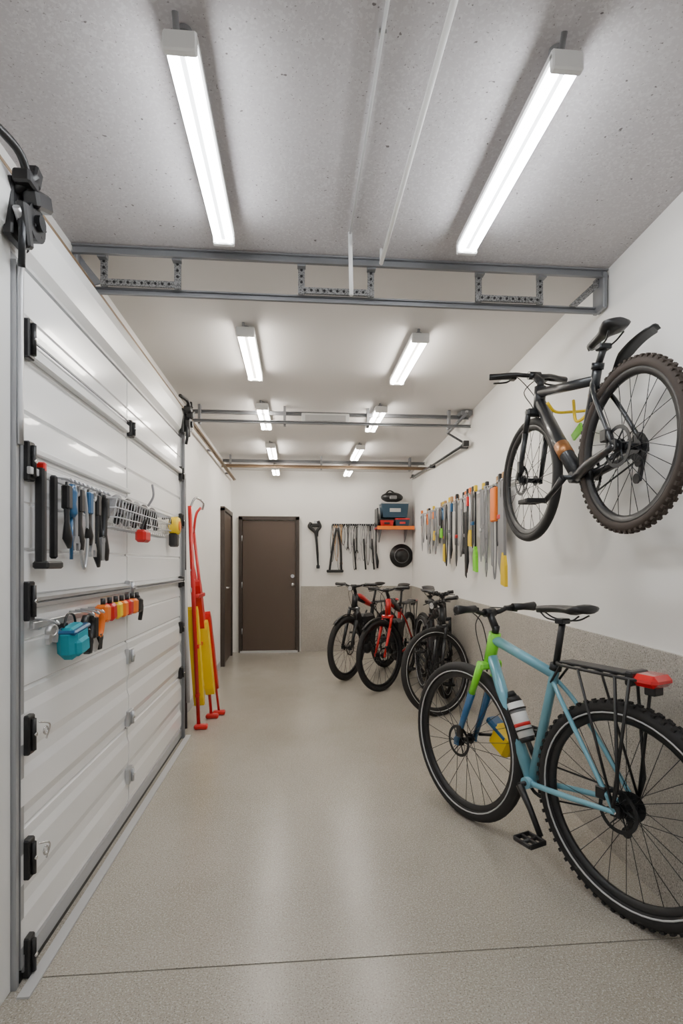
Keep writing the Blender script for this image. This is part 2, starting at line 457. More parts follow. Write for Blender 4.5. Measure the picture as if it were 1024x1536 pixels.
def saddle(b,c,m=M_black,L=.26,W=.07):
    c=V(c); xs=[-.5,-.46,-.35,-.2,-.05,.1,.25,.38,.47,.5]
    ws=[.08,.24,.30,.34,.42,.62,.92,1.0,.85,.5]; vs=[];K=12
    for x,w in zip(xs,ws):
        hw=w*W; tz=.010*math.cos((x-.1)*3)+ (.012 if x>.3 else 0)
        for k in range(K):
            a=2*pi*k/K; cz=math.sin(a)
            th=.014 if cz>0 else .022*(.6+.4*w)
            vs.append(c+V((x*L,hw*math.cos(a),tz+th*cz)))
    fs=[(i*K+k,i*K+(k+1)%K,(i+1)*K+(k+1)%K,(i+1)*K+k) for i in range(len(xs)-1) for k in range(K)]
    fs+=[tuple(range(K)),tuple((len(xs)-1)*K+k for k in range(K))]
    b.add(vs,fs,m,True)
    q=L/.26
    for sg in(-1,1):
        b.tube(spline([c+V((-.10*q,sg*.012,-.012)),c+V((-.05*q,sg*.02,-.035)),c+V((.05*q,sg*.02,-.035)),c+V((.10*q,sg*.03,-.012))]),.0035,M_dark,6)
    b.box(c+V((0,0,-.04)),(.04,.05,.022),M_dark,ch=.004)
def bike(name,front,d,P):
    g=lambda k,dv: P.get(k,dv)
    R=P['R'];L=P['L']; fm=P['frame']; b=B(); ds=g('drive',1)
    fh=V((0,0,R)); rh=V((L,0,R)); bb=V((P['bb'][0],0,P['bb'][1])); hb=V((P['hb'][0],0,P['hb'][1])); ht=V((P['ht'][0],0,P['ht'][1]))
    stj=V((P['stj'][0],0,P['stj'][1])); seat=V((P['seat'][0],0,P['seat'][1])); bar=V((P['bar'][0],0,P['bar'][1])); bw=P['bw']
    hd=(ht-hb).normalized(); tr=g('tr',.019)
    tw=g('tw',.024)
    wheel(b,rh,R,tw,g('tyre',M_rub),g('knob',False),g('stripe',None),rotor=-ds,cass=ds,nsp=g('nsp',28))
    b.cyl(hb-hd*.01,ht+hd*.01,tr*1.25,g('headm',fm),16)
    b.tube([hb+hd*.03,hb.lerp(bb,.5),bb],[tr*1.15,g('dt',tr*1.2),g('dt',tr*1.2)],fm,14)
    b.tube([ht-hd*.02,stj],[tr*1.05,tr*.9],fm,14)
    b.tube([bb,stj,stj+(stj-bb).normalized()*g('stx',.03)],[tr*.95,tr*.85,tr*.85],fm,14)
    b.cyl(bb+V((0,-.042,0)),bb+V((0,.042,0)),.024,g('bbm',fm),16)
    for sg in(-1,1):
        e=rh+V((0,sg*.060,0))
        b.tube(spline([bb+V((.02,sg*.022,0)),bb.lerp(e,.45)+V((0,sg*.020,0)),e],5),[.012,.012,.009] if not g('fatstay',0) else [.022,.020,.012],fm,8)
        b.tube(spline([stj+V((0,sg*.012,-.02)),stj.lerp(e,.3)+V((0,sg*.022,0)),e],5),.009,fm,8)
        b.box(e+V((0,0,.004)),(.035,.007,.04),M_dark,ch=.002)
    sdn=(stj-bb).normalized(); sx=stj+sdn*g('stx',.03)
    b.cyl(sx-sdn*.01,sx+sdn*.015,tr*1.1,M_dark,14)
    b.cyl(sx,seat-V((0,0,.045)),.0135,M_black,12)
    saddle(b,seat,W=g('sw',.07),L=g('sl',.26))
    b.cyl(bb+V((0,-.075,0)),bb+V((0,.075,0)),.010,M_dark,12)
    cy=ds*.048; cr=.078
    b.lathe(bb,[(cr-.014,cy-.0015),(cr,cy-.0015),(cr,cy+.0015),(cr-.014,cy+.0015)],M_dark,'y',36,sm=False)
    for i in range(36):
        a=2*pi*i/36; b.box(bb+V((cr*math.cos(a),cy,cr*math.sin(a))),(.005,.0025,.005),M_dark)
    for i in range(5):
        a=2*pi*i/5; b.cyl(bb+V((0,cy,0)),bb+V(((cr-.01)*math.cos(a),cy,(cr-.01)*math.sin(a))),.005,M_dark,6)
    ca=g('crank',-1.3); cl=g('cl',.165)
    for sg in(1,-1):
        a=ca if sg==-1 else ca+pi
        e=bb+V((cl*math.cos(a),sg*.085,cl*math.sin(a)))
        b.tube([bb+V((0,sg*.072,0)),bb.lerp(e,.5)+V((0,sg*.032,0)),e],[.016,.012,.012],M_black,8)
        pc=e+V((0,sg*.06,0))
        b.cyl(e,pc+V((0,sg*.04,0)),.008,M_black,8)
        for dx in(-.042,.042): b.box(pc+V((dx,0,0)),(.010,.085,.02),M_black,ch=.003)
        for dy in(-.04,0,.04): b.box(pc+V((0,dy,0)),(.08,.010,.018),M_black,ch=.003)
    co=rh+V((0,cy,0)); c1=bb+V((0,cy,0)); r2=.036
    path=[]
    for i in range(9): a=pi/2+pi*i/8; path.append(c1+V((cr*math.cos(a),0,cr*math.sin(a))))
    for i in range(9): a=-pi/2+pi*i/8; path.append(co+V((r2*math.cos(a),0,r2*math.sin(a))))
    b.tube(path,.004,M_dark,5,closed=True)
    b.box(rh+V((-.02,ds*.062,-.07)),(.02,.014,.10),M_black,Matrix.Rotation(.3,3,'Y'),ch=.003)
    for dz in(-.05,-.11): b.disc(rh+V((-.02-.01*(dz<-.1),ds*.05,dz)),.019,.006,M_dark)
    b.box(rh+V((-.055,-ds*.055,.05)),(.04,.025,.045),M_black,ch=.004)
    st=g('steer',0)
    if st:
        b.M=Matrix.Translation(hb)@Matrix.Rotation(st,4,hd)@Matrix.Translation(-hb)
    wheel(b,fh,R,tw,g('tyreF',g('tyre',M_rub)),g('knobF',g('knob',False)),g('stripe',None),rotor=-ds,nsp=g('nsp',28))
    cr0=hb-hd*.025; fkm=g('forkm',fm); fk2=g('fork2',fkm); fr=g('fr',.013)
    b.box(cr0,(.045,.13,.035),fkm,ch=.008)
    for sg in(-1,1):
        a0=cr0+V((0,sg*.053,0)); e=fh+V((0,sg*.058,0)); m_=a0.lerp(e,g('fsplit',.3))
        b.tube([a0+hd*.015,m_],[fr*1.1,fr],fkm,12); b.tube([m_,e],[fr*1.15,fr*.8],fk2,12)
        b.box(e,(.03,.010,.035),fk2,ch=.002)
    b.box(fh+V((.03,-ds*.062,.06)),(.03,.025,.06),M_black,ch=.004)
    b.cyl(ht,ht+hd*.045,.017,M_black,12)
    stt=ht+hd*.03
    b.tube([stt,bar],[.018,.017],M_black,12)
    b.cyl(bar+V((0,-.03,0)),bar+V((0,.03,0)),.020,M_black,12)
    rise=g('rise',.02); sw=g('sweep',.04)
    hp=[bar+V((sw,-bw,rise)),bar+V((sw*.3,-bw*.5,rise*.9)),bar+V((0,-.05,0)),bar+V((0,.05,0)),bar+V((sw*.3,bw*.5,rise*.9)),bar+V((sw,bw,rise))]
    b.tube(spline(hp,5),.011,M_black,10)
    for sg in(-1,1):
        e=bar+V((sw,sg*bw,rise)); i_=bar+V((sw*.6,sg*bw*.5,rise*.95))
        b.tube([e+(e-i_)*.04,e,e.lerp(i_,.5),i_],[.014,g('gr',.018),.016,.018],M_black,12)
        lv=i_+V((-.015,-sg*.015,-.005))
        b.box(lv,(.035,.03,.022),M_black,ch=.004)
        b.tube(spline([lv,lv+V((-.035,sg*.02,-.01)),lv+V((-.03,sg*.09,-.02))]),.005,M_dark,6)
        b.tube(spline([lv+V((-.01,-sg*.01,0)),bar+V((-.07,sg*bw*.25,.01)),bar+V((-.07,-sg*.02,-.06)),hb+V((-.03,-sg*.02,.01)),hb+V((-.02,0,-.06))]),.0027,M_black,6)
    if g('light',False):
        b.cyl(bar+V((-.03,0,-.02)),bar+V((-.075,0,-.02)),.022,M_black,14,.028); b.disc(bar+V((-.077,0,-.02)),.025,.004,M_lgrey,'x')
    if g('yellowbag',False):
        b.box(V((.14,.115,.40)),(.13,.07,.13),M_yel,Matrix.Rotation(.5,3,'Y'),ch=.02)
        b.box(V((.12,.115,.45)),(.15,.075,.035),M_dblue,Matrix.Rotation(.5,3,'Y'),ch=.01)
        b.cyl((.02,.07,.40),(.12,.10,.42),.008,M_black)
    if g('fenderF',False):
        b.lathe(fh,[(R+.012,-.022),(R+.020,0),(R+.012,.022),(R+.016,0)],M_black,'y',20,start=.1,sweep=2.2)
    b.M=Matrix.Identity(4)
    if g('bottle',None):
        dn=(bb-hb).normalized(); nn=V((-dn.z,0,dn.x))
        if nn.x<0: nn=-nn
        c0=hb.lerp(bb,.40)+nn*.058
        b.cyl(c0,c0+dn*.15,.035,P['bottle'],18); b.cyl(c0,c0-dn*.025,.035,M_black,18,.026); b.cyl(c0-dn*.025,c0-dn*.05,.022,M_black,14,.014)
        b.cyl(c0+dn*.03,c0+dn*.045,.0355,M_grey,18); b.cyl(c0+dn*.09,c0+dn*.105,.0355,M_red,18); b.cyl(c0+dn*.15,c0+dn*.17,.035,M_black,18,.028)
        for t in(.03,.12):
            b.tube([c0+dn*t+nn*-.03+V((0,.038*math.cos(q),0))+nn*(.038*math.sin(q)+.03) for q in [i*2*pi/14 for i in range(14)]],.003,M_black,5,closed=True)
    if g('rack',False):
        z=g('rackz',R*2+.11); x0=stj.x+.03; x1=L+g('rackx',.19)
        for sg in(-1,1):
            b.tube(spline([(x0,sg*.02,z),(x0+.06,sg*.055,z),(x1-.05,sg*.06,z),(x1,sg*.04,z)],6),.006,M_black,8)
            b.tube([(L,sg*.072,R+.02),(L+.02,sg*.075,R+.1),(L+.0,sg*.062,z)],.006,M_black,8)
            b.tube([(L,sg*.072,R+.02),(x1-.03,sg*.062,z)],.006,M_black,8)
            b.tube([(L,sg*.072,R+.02),(x0+.13,sg*.062,z)],.005,M_black,8)
            b.cyl((x0+.03,sg*.03,z),stj+V((0,sg*.02,-.03)),.005,M_black,8)
        for i in range(5):
            x=x0+.07+i*(x1-x0-.12)/4; b.cyl((x,-.06,z),(x,.06,z),.005,M_black,8)
        b.box(((x0+x1)/2,0,z+.008),(x1-x0-.05,.075,.010),M_black,ch=.003)
        b.box((x1+.01,0,z-.0),(.09,.11,.042),M_redl,ch=.016); b.box((x1-.045,0,z-.002),(.03,.10,.05),M_black,ch=.006)
        b.box((x1+.015,0,z-.035),(.04,.05,.03),M_black,ch=.004)
    if g('fenderR',False):
        pts=[rh+V((-.10,0,R*.97)),rh+V((-.03,0,R+.035)),rh+V((.05,0,R+.060)),rh+V((.14,0,R+.065))]
        b.tube([stj+V((.01,0,-.06)),rh+V((-.10,0,R*.97))],.007,M_black,8)
        sp=spline(pts,6)
        vs=[];n=len(sp)
        for i,p in enumerate(sp):
            w=.010+.020*min(1,max(0,(i-1)/6))*(1 if i<n-2 else .5)
            for (yy,zz) in((-w,-.010),(-w*.5,.003),(0,.006),(w*.5,.003),(w,-.010),(0,.001)): vs.append(p+V((0,yy,zz)))
        fs=[(i*6+k,i*6+(k+1)%6,(i+1)*6+(k+1)%6,(i+1)*6+k) for i in range(n-1) for k in range(6)]+[tuple(range(6)),tuple((n-1)*6+k for k in range(6))]
        b.add(vs,fs,M_blk2,True)
    if g('battery',None):
        dn=(bb-hb); c0=hb.lerp(bb,.5); an=math.atan2(-dn.z,dn.x)
        b.box(c0,(dn.length*.75,.07,.09),P['battery'],Matrix.Rotation(an,3,'Y'),ch=.02)
        b.ball(bb,(.075,.05,.075),M_black)
    if g('tank',None):
        b.tube(spline([ht+V((0.02,0,-.03)),ht.lerp(stj,.25)+V((0,0,.01)),ht.lerp(stj,.6)+V((0,0,0)),stj]),[.022,.04,.04,.034,.02],P['tank'],12,flat=.8)
        b.box(hb.lerp(bb,.55)+V((.09,0,.06)),(.22,.12,.22),M_black,ch=.03)
        b.box(hb.lerp(bb,.45)+V((.02,0,-.04)),(.08,.10,.16),M_dark,ch=.02)
        b.tube(spline([stj+V((-.05,.05,-.05)),bb+V((-.1,.06,.2)),bb+V((.05,.07,.02))]),.01,M_dark,8)
    if g('decal',False):
        b.tube([hb.lerp(bb,.58),hb.lerp(bb,.72)],g('dt',tr*1.2)+.0015,M_copper,14)
    ang=math.atan2(d[1],d[0])
    return b.done(name,front,ang)

bike('touring_bicycle',(.831,2.576,0),(.39,-.92),dict(R=.38,L=.845,frame=M_blue,headm=M_green,forkm=M_green,fork2=M_dblue,
  bb=(.42,.324),hb=(.17,.80),ht=(.20,.92),stj=(.535,.80),seat=(.575,1.06),bar=(.165,1.02),bw=.235,tw=.028,knob=True,knobF=False,stripe=M_lgrey,
  bottle=M_white,rack=True,rackz=.855,rackx=.085,yellowbag=True,crank=-.92,cl=.20,tr=.022,rise=.025,sweep=.05,gr=.022,fr=.016,fsplit=.35))
bike('mountain_bicycle',(1.178,2.62,1.36),(.012,-.82),dict(R=.31,L=.795,frame=M_blk2,bb=(.47,.25),hb=(.105,.65),ht=(.115,.74),stj=(.585,.62),stx=.05,seat=(.64,.77),
  bar=(.05,.825),bw=.20,tw=.021,tyre=M_brub,tyreF=M_rub,knob=True,knobF=False,dt=.032,fenderR=True,decal=True,crank=-2.6,rise=.01,sweep=-.07,tr=.022,sw=.055,sl=.21,fatstay=1,gr=.016))
bike('electric_bicycle',(.534,5.69,0),(.62,.78),dict(R=.345,L=.86,frame=M_blk2,bb=(.43,.30),hb=(.15,.78),ht=(.17,.90),stj=(.55,.76),seat=(.62,1.0),bar=(.14,1.0),bw=.26,tw=.030,
  battery=M_black,tank=M_red,light=True,tr=.026,fenderF=True,fr=.018,rack=True))
bike('city_bicycle',(.84,5.16,0),(.46,.89),dict(R=.35,L=.92,frame=M_red,bb=(.45,.30),hb=(.15,.74),ht=(.17,.88),stj=(.58,.74),seat=(.65,1.0),bar=(.14,.98),bw=.25,tank=M_blk2,fenderF=True,rack=True,steer=-.35,tr=.022,battery=M_black))
bike('trekking_bicycle',(1.23,4.30,0),(.03,.99),dict(R=.36,L=.95,frame=M_blk2,bb=(.45,.30),hb=(.15,.74),ht=(.17,.86),stj=(.58,.74),seat=(.65,.98),bar=(.14,.92),bw=.20,steer=-1.1,stripe=M_lgrey,light=True,battery=M_dark,tank=M_blk2,tr=.022))
bike('trekking_bicycle',(1.41,4.86,0),(-.02,1),dict(R=.355,L=.93,frame=M_dark,bb=(.45,.30),hb=(.15,.74),ht=(.17,.86),stj=(.58,.74),seat=(.65,.98),bar=(.14,.95),bw=.10,steer=-.5,stripe=M_lgrey,bottle=M_red))
b=B()
for y in(2.40,):
    b.box((xr(y)-.009,y,1.98),(.016,.04,.14),M_yel,ch=.004)
    b.tube(spline([(xr(y)-.01,y,1.97),(xr(y)-.10,y,1.96),(1.20,y-.01,1.955),(1.15,y-.03,1.99)]),.007,M_yel,8)
b.tube(spline([(1.27,2.36,2.0),(1.25,2.30,1.89),(1.27,2.24,1.91),(1.28,2.22,2.0)]),.007,M_yel,8)
b.prism([(1.30,2.44,1.86),(1.30,2.36,1.90),(1.30,2.34,1.86),(1.30,2.42,1.83)],(.01,0,0),M_green)
b.cyl((1.30,2.40,1.87),(xr(2.4),2.40,1.90),.005,M_green,8)
b.done('bicycle_wall_hook')

# ------------------------------------------------------------------ tools
def tool(b,kind,L,c1,c2):
    b.tube(spline([(0,-.02,.015),(0,.02,.012),(0,.035,.0),(0,.03,.012)],4),.003,M_steel,5)
    y=.022
    if kind==0:
        b.torus((0,y,-.02),.016,.006,c1,'y',16,6); b.box((0,y,-L*.5),(.017,.007,L-.06),c1,ch=.002)
        b.prism([(-.012,y-.004,-L+.05),(-.022,y-.004,-L+.02),(-.018,y-.004,-L),(-.008,y-.004,-L+.005),(-.008,y-.004,-L+.025),(.008,y-.004,-L+.025),(.008,y-.004,-L+.005),(.018,y-.004,-L),(.022,y-.004,-L+.02),(.012,y-.004,-L+.05)],(0,.008,0),c1)
    elif kind==1:
        for sg in(-1,1):
            b.tube(spline([(sg*.012,y,0),(sg*.026,y,-L*.2),(sg*.018,y,-L*.5),(sg*.004,y,-L*.66)],4),.008,c2,8)
        b.disc((0,y,-L*.69),.016,.014,c1)
        b.prism([(-.016,y-.006,-L*.68),(-.010,y-.006,-L),(.010,y-.006,-L),(.016,y-.006,-L*.68)],(0,.012,0),c1)
    elif kind==2:
        b.torus((0,y,-.03),.022,.008,c2,'y',18,6,1.0); b.box((0,y,-.09),(.03,.016,.09),c2,ch=.005)
        b.prism([(-.014,y-.002,-.12),(-.026,y-.002,-L*.75),(-.018,y-.002,-L),(.010,y-.002,-L*.97),(.020,y-.002,-.12)],(0,.004,0),c1)
    elif kind==3:
        b.tube([(0,y,.0),(0,y,-L*.35),(0,y,-L+.03)],[.009,.012,.008],c2,10); b.cyl((-.045,y,-L+.02),(.05,y,-L+.02),.014,c1,12,.010)
    elif kind==4:
        b.lathe((0,y,0),[(.001,0),(.010,-.004),(.014,-.03),(.011,-.07),(.014,-.10),(.008,-.115),(.001,-.115)],c2,'z',12,closed=False); b.cyl((0,y,-.11),(0,y,-L),.004,c1,8)
    elif kind==5:
        b.tube([(0,y,0),(0,y,-L*.7)],[.007,.006],c1,8); b.prism([(-.008,y-.008,-L*.68),(-.024,y-.008,-L*.8),(-.028,y-.008,-L),(.022,y-.008,-L*.98),(.022,y-.008,-L*.8),(.008,y-.008,-L*.68)],(0,.016,0),c2)
    elif kind==6:
        b.tube([(0,y,0),(0,y,-.08),(.0,y,-L*.6),(.004,y,-L*.85),(.016,y,-L)],[.006,.012,.010,.019,.008],c1,8,flat=.5,up=(1,0,0)); b.box((0,y,-.05),(.026,.018,.08),c2,ch=.004)
    elif kind==7:
        b.tube(spline([(0,y,0),(-.022,y,-L*.4),(-.02,y,-L*.8),(0,y,-L),(.02,y,-L*.8),(.022,y,-L*.4),(0,y,0)],4),.004,c1,6)
    elif kind==8:
        b.prism([(-.013,y,.0),(-.015,y,-L*.9),(0,y,-L),(.013,y,-L*.92),(.013,y,.0)],(0,.005,0),c1)
        b.box((0,y+.004,-L*.55),(.034,.014,.03),c2,ch=.003); b.torus((0,y,.0),.015,.004,M_steel,'y',14,6)
def frame_at(p,out,along):
    z=V((0,0,1)); o=V(out).normalized(); a=V(along).normalized()
    M=Matrix.Identity(4)
    for i in range(3): M[i][0]=a[i]; M[i][1]=o[i]; M[i][2]=z[i]; M[i][3]=p[i]
    return M
nr=V((-1,SL,0)).normalized(); ar=V((SL,1,0)).normalized()
b=B()
p0=V((xr(3.35),3.35,1.80)); p1=V((xr(6.5),6.5,1.84))
b.tube([p0+nr*.02,p1+nr*.02],.007,M_steel,8)
for k in range(7):
    q=p0.lerp(p1,k/6); b.cyl(q,q+nr*.025,.008,M_rail,8)
y=3.42
cols=[M_dark,M_grey,M_steel,M_org,M_black,M_grey,M_red,M_wood,M_lgrey,M_dblue]
while y<6.45:
    k=random.choice([0,2,6,8,2,5,1,8,7,6,8])
    Lr=random.uniform(.42,.72) if y<4.4 else (random.uniform(.36,.62) if y<5.3 else random.uniform(.3,.5))
    z=1.80+(y-3.4)*.013
    b.M=frame_at((xr(y)+nr.x*random.choice([.025,.05]),y,z),nr,ar)
    c2=random.choice(cols); c1=random.choice([M_grey,M_steel,M_dark,M_dark,M_grey])
    if k==5: c2=M_green if random.random()<.6 else M_yel
    b.M=b.M@Matrix.Diagonal((1.7,1.3,1,1)); tool(b,k,Lr,c1,c2)
    if random.random()<.5: b.box((0,.02,.03),(.02,.02,.05),random.choice([M_wood,M_org,M_yel,M_black]),ch=.004)
    y+=random.uniform(.05,.085)
b.M=frame_at((xr(3.62)-.05,3.62,1.78),nr,ar); b.box((0,.03,-.12),(.10,.03,.24),M_org,ch=.008); b.box((0,.03,-.01),(.03,.02,.04),M_black)
b.M=frame_at((xr(3.5)-.05,3.46,1.80),nr,ar); b.prism([(-.05,.02,0),(-.06,.02,-.5),(-.02,.02,-.66),(.05,.02,-.55),(.05,.02,0)],(0,.02,0),M_grey); b.box((0,.03,-.05),(.03,.02,.12),M_dark)
b.M=Matrix.Identity(4)
b.done('hand_tool_rack')
b=B(); yb=Y1
b.box((.80,yb-.009,1.80),(.60,.016,.03),M_dark)
for x in [.50+.032*i for i in range(19)]:
    b.M=frame_at((x,yb-.02,1.80),(0,-1,0),(1,0,0))
    k=random.choice([7,7,7,0,6]); tool(b,k,random.uniform(.28,.42) if random.random()<.65 else random.uniform(.5,.68),random.choice([M_lgrey,M_grey,M_dark,M_wood,M_black]),M_black)
b.M=frame_at((.56,yb-.02,1.5),(0,-1,0),(1,0,0)); b.tube(spline([(0,.03,.25),(-.05,.03,.0),(-.10,.03,-.38)]),.016,M_black,8); b.tube(spline([(0.02,.03,.25),(.06,.03,.0),(.07,.03,-.36)]),.016,M_black,8)
b.box((-.02,.03,-.36),(.24,.04,.04),M_black,ch=.01)
b.M=frame_at((.95,yb-.02,1.5),(0,-1,0),(1,0,0))
for dx in(-.14,0,.12): b.tube(spline([(dx,.03,.1),(dx+.01,.03,-.1),(dx+.03,.03,-.34)]),.012,M_black,8)
b.M=Matrix.Identity(4)
b.done('cable_and_tool_rack')
b=B()
b.M=frame_at((.27,yb-.001,1.83),(0,-1,0),(1,0,0))
b.box((0,.008,0),(.05,.016,.05),M_steel)
b.tube(spline([(-.07,.04,0),(-.09,.04,-.06),(-.03,.04,-.12),(0,.04,-.18),(.02,.04,-.4),(.03,.04,-.62)]),[.02,.026,.026,.02,.018,.018,.012],M_black,8)
b.tube(spline([(.03,.04,.02),(.06,.04,-.06),(.02,.04,-.12),(.01,.04,-.2)]),.022,M_black,8); b.box((0,.04,-.04),(.12,.04,.05),M_black,ch=.01)
b.box((.03,.04,-.63),(.05,.03,.05),M_dark,ch=.006)
b.done('hanging_pump')
b=B()
b.M=frame_at((1.13,yb-.001,1.80),(0,-1,0),(1,0,0)); b.box((0,.006,-.05),(.03,.012,.03),M_steel); b.tube([(0,.03,0),(0,.03,-.45)],.010,M_black,8); b.tube([(0,.03,-.4),(.02,.03,-.52),(.02,.03,-.62)],[.014,.022,.012],M_dark,8)
b.box((0,.018,-.05),(.02,.03,.02),M_steel); b.torus((0,.03,.02),.02,.006,M_black,'y',14,6)
b.done('hanging_hammer')
b=B(); c=V((1.50,yb-.022,1.36))
b.lathe(c,[(.001,-.09),(.06,-.088),(.09,-.07),(.10,-.02),(.165,-.004),(.17,.004),(.165,.010),(.10,.0),(.001,.0)],M_black,'y',32,closed=False)
b.torus(c,.101,.007,M_grey,'y',32,6,off=-.02)
b.cyl(c,c+V((0,.02,0)),.01,M_dark)
b.done('wall_hanging_hat')
b=B()
b.box((1.37,yb-.141,1.745),(.52,.28,.025),M_red,ch=.003); b.box((1.37,yb-.285,1.745),(.52,.012,.05),M_org)
for x in(1.17,1.54):
    b.prism([(x,yb-.001,1.73),(x,yb-.22,1.73),(x,yb-.001,1.55)],(.015,0,0),M_grey)
b.box((1.12,yb-.141,1.88),(.015,.26,.28),M_dark)
b.done('wall_shelf')
def bin_(x,y,z,w,d,h,m,lid,name):
    b=B()
    vs=[]
    for (zz,k) in((0,.88),(h,1.0)):
        for sx,sy in((-1,-1),(1,-1),(1,1),(-1,1)): vs.append((sx*w/2*k,sy*d/2*k,zz))
    b.add(vs,[(3,2,1,0),(0,1,5,4),(1,2,6,5),(2,3,7,6),(3,0,4,7),(4,5,6,7)],m)
    b.box((0,0,h),(w*1.04,d*1.04,.02),lid,ch=.004); b.box((0,-d/2,h*.5),(w*.4,.01,h*.25),lid)
    for sx in(-1,1): b.box((sx*w/2,0,h*.8),(.015,d*.3,.02),M_grey)
    b.done(name,(x,y,z))
bin_(1.25,yb-.15,1.759,.19,.22,.10,M_red,M_black,'storage_bin')
bin_(1.47,yb-.15,1.759,.20,.22,.11,M_bin,M_red,'storage_bin')
bin_(1.365,yb-.15,1.89,.38,.24,.20,M_bin,M_lgrey,'storage_crate')
b=B(); b.ball((1.34,yb-.15,2.18),(.16,.10,.073),M_black); b.tube(spline([(1.22,yb-.15,2.19),(1.3,yb-.18,2.27),(1.42,yb-.15,2.21)]),.01,M_black); b.box((1.34,yb-.25,2.17),(.1,.03,.05),M_grey,ch=.008)
b.done('tool_bag')
b=B()
def pr(y,z,o=0): return V((xr(y)-o,y,z))
b.tube([pr(4.45,2.27,.06),pr(6.0,2.36,.05),pr(7.5,2.47,.04)],.012,M_dark,8)
b.tube([pr(4.62,2.30,.05),pr(7.4,2.44,.03)],.007,M_steel,8)
for y,z in((4.6,2.28),(6.0,2.36),(7.3,2.46)): b.box(pr(y,z,.03),(.06,.04,.04),M_dark,ch=.004)
b.tube([pr(4.45,2.27,.06),pr(4.7,2.42,.16),pr(4.95,2.53,.06)],.010,M_dark,8)
b.tube([pr(4.7,2.42,.16),pr(4.4,2.52,.06)],.012,M_gsteel,8)
b.tube([pr(4.40,2.535,.06),pr(5.0,2.53,.06)],.012,M_steel,8)
b.box(pr(4.45,2.27,.06),(.05,.05,.05),M_black,ch=.005); b.box(pr(4.5,2.53,.06),(.1,.15,.04),M_gsteel,ch=.004)
b.done('door_closer_arm')

# ------------------------------------------------------------------ things on the garage door
OUT=(1,0,0); AL=(0,1,0)
b=B()
zr=1.53
b.box((XD+.025,2.42,zr),(.012,1.5,.022),M_lgrey,ch=.002)
for y in(1.75,2.5,3.1): b.box((XD+.012,y,zr),(.03,.02,.04),M_steel)
b.M=frame_at((XD+.01,1.77,zr),OUT,AL)
b.box((-.035,.02,-.13),(.025,.03,.30),M_black,ch=.006); b.box((.005,.025,-.285),(.11,.05,.025),M_black,ch=.006); b.box((-.035,.02,.02),(.018,.032,.03),M_red,ch=.004)
b.box((.03,.03,-.13),(.016,.025,.27),M_black,ch=.006)
ys=[1.845,1.88,1.915,1.95,1.99,2.03,2.07,2.11,2.155,2.20]
ks=[6,4,0,6,7,6,0,6,1,6]; cc=[M_dark,M_dblue,M_grey,M_black,M_steel,M_black,M_steel,M_dark,M_grey,M_black]
for y,k,c in zip(ys,ks,cc):
    b.M=frame_at((XD+.03,y,zr-.01),OUT,AL)@Matrix.Diagonal((1.3,1.5,1,1)); tool(b,k,random.uniform(.2,.29),c,random.choice([M_black,M_dblue,M_black,M_dark]))
b.M=Matrix.Identity(4)
b.done('hand_tool_rack')
b=B()
y0,y1=2.26,3.2
for z in(1.40,1.44,1.48,1.52):
    o=.09 if z>1.41 else .07
    b.tube([(XD+.01,y0,z),(XD+o,y0,z),(XD+o,y1,z),(XD+.01,y1,z)],.003,M_steel,5)
for i in range(24):
    y=y0+(y1-y0)*i/23; b.tube([(XD+.01,y,1.52),(XD+.09,y,1.52),(XD+.07,y,1.40),(XD+.01,y,1.40)],.0022,M_steel,5)
for y in (2.35,2.5,2.62,2.75,2.9): b.tube(spline([(XD+.04,y-.1,1.43),(XD+.06,y,1.53),(XD+.05,y+.12,1.44)]),.016,random.choice([M_black,M_dark,M_grey]),8)
b.tube(spline([(XD+.10,2.68,1.53),(XD+.12,2.70,1.58),(XD+.11,2.72,1.64)]),.006,M_grey,6)
b.box((XD+.09,2.63,1.38),(.05,.10,.06),M_red,ch=.012); b.tube(spline([(XD+.09,2.60,1.40),(XD+.10,2.63,1.46),(XD+.09,2.66,1.40)]),.006,M_black,6)
b.done('wire_basket')
b=B(); b.lathe((XD+.045,3.50,1.49),[(.001,-.03),(.05,-.03),(.058,-.02),(.058,.02),(.05,.03),(.001,.03)],M_yel,'x',28,closed=False); b.disc((XD+.077,3.50,1.49),.03,.006,M_org,'x'); b.box((XD+.04,3.50,1.40),(.05,.08,.09),M_black,ch=.01)
b.tube([(XD+.0,3.5,1.49),(XD+.03,3.5,1.49)],.01,M_dark); b.tube(spline([(XD+.03,3.45,1.5),(XD+.04,3.38,1.53),(XD+.02,3.3,1.52)]),.008,M_black,6)
b.done('tape_measure')
b=B(); zl=1.06
b.box((XD+.025,2.22,zl),(.012,1.06,.02),M_steel,ch=.002)
for y in(1.74,2.2,2.7): b.box((XD+.012,y,zl),(.028,.02,.035),M_steel)
for y,k,c,c2 in ((1.73,0,M_steel,M_grey),(2.02,1,M_dark,M_black),(2.07,6,M_steel,M_black),(2.12,1,M_dark,M_org)):
    b.M=frame_at((XD+.03,y,zl),OUT,AL)@Matrix.Diagonal((1.5,1.6,1,1)); tool(b,k,.06 if y<1.75 else .14,c,c2)
b.M=Matrix.Identity(4)
for i in range(7):
    y=2.20+i*.075; m=[M_org,M_red,M_yel,M_org,M_red,M_org,M_black][i]
    b.box((XD+.055,y,zl-.01),(.05,.055,.07),m,Matrix.Rotation(random.uniform(-.2,.2),3,'X'),ch=.01)
    b.cyl((XD+.055,y,zl+.02),(XD+.055,y,zl+.05),.010,M_black,8)
b.tube(spline([(XD+.05,2.68,zl+.03),(XD+.06,2.71,zl-.02),(XD+.05,2.72,zl-.09)]),.01,M_black,6)
b.done('screwdriver_rack')
b=B(); c=V((XD+.06,1.90,.985))
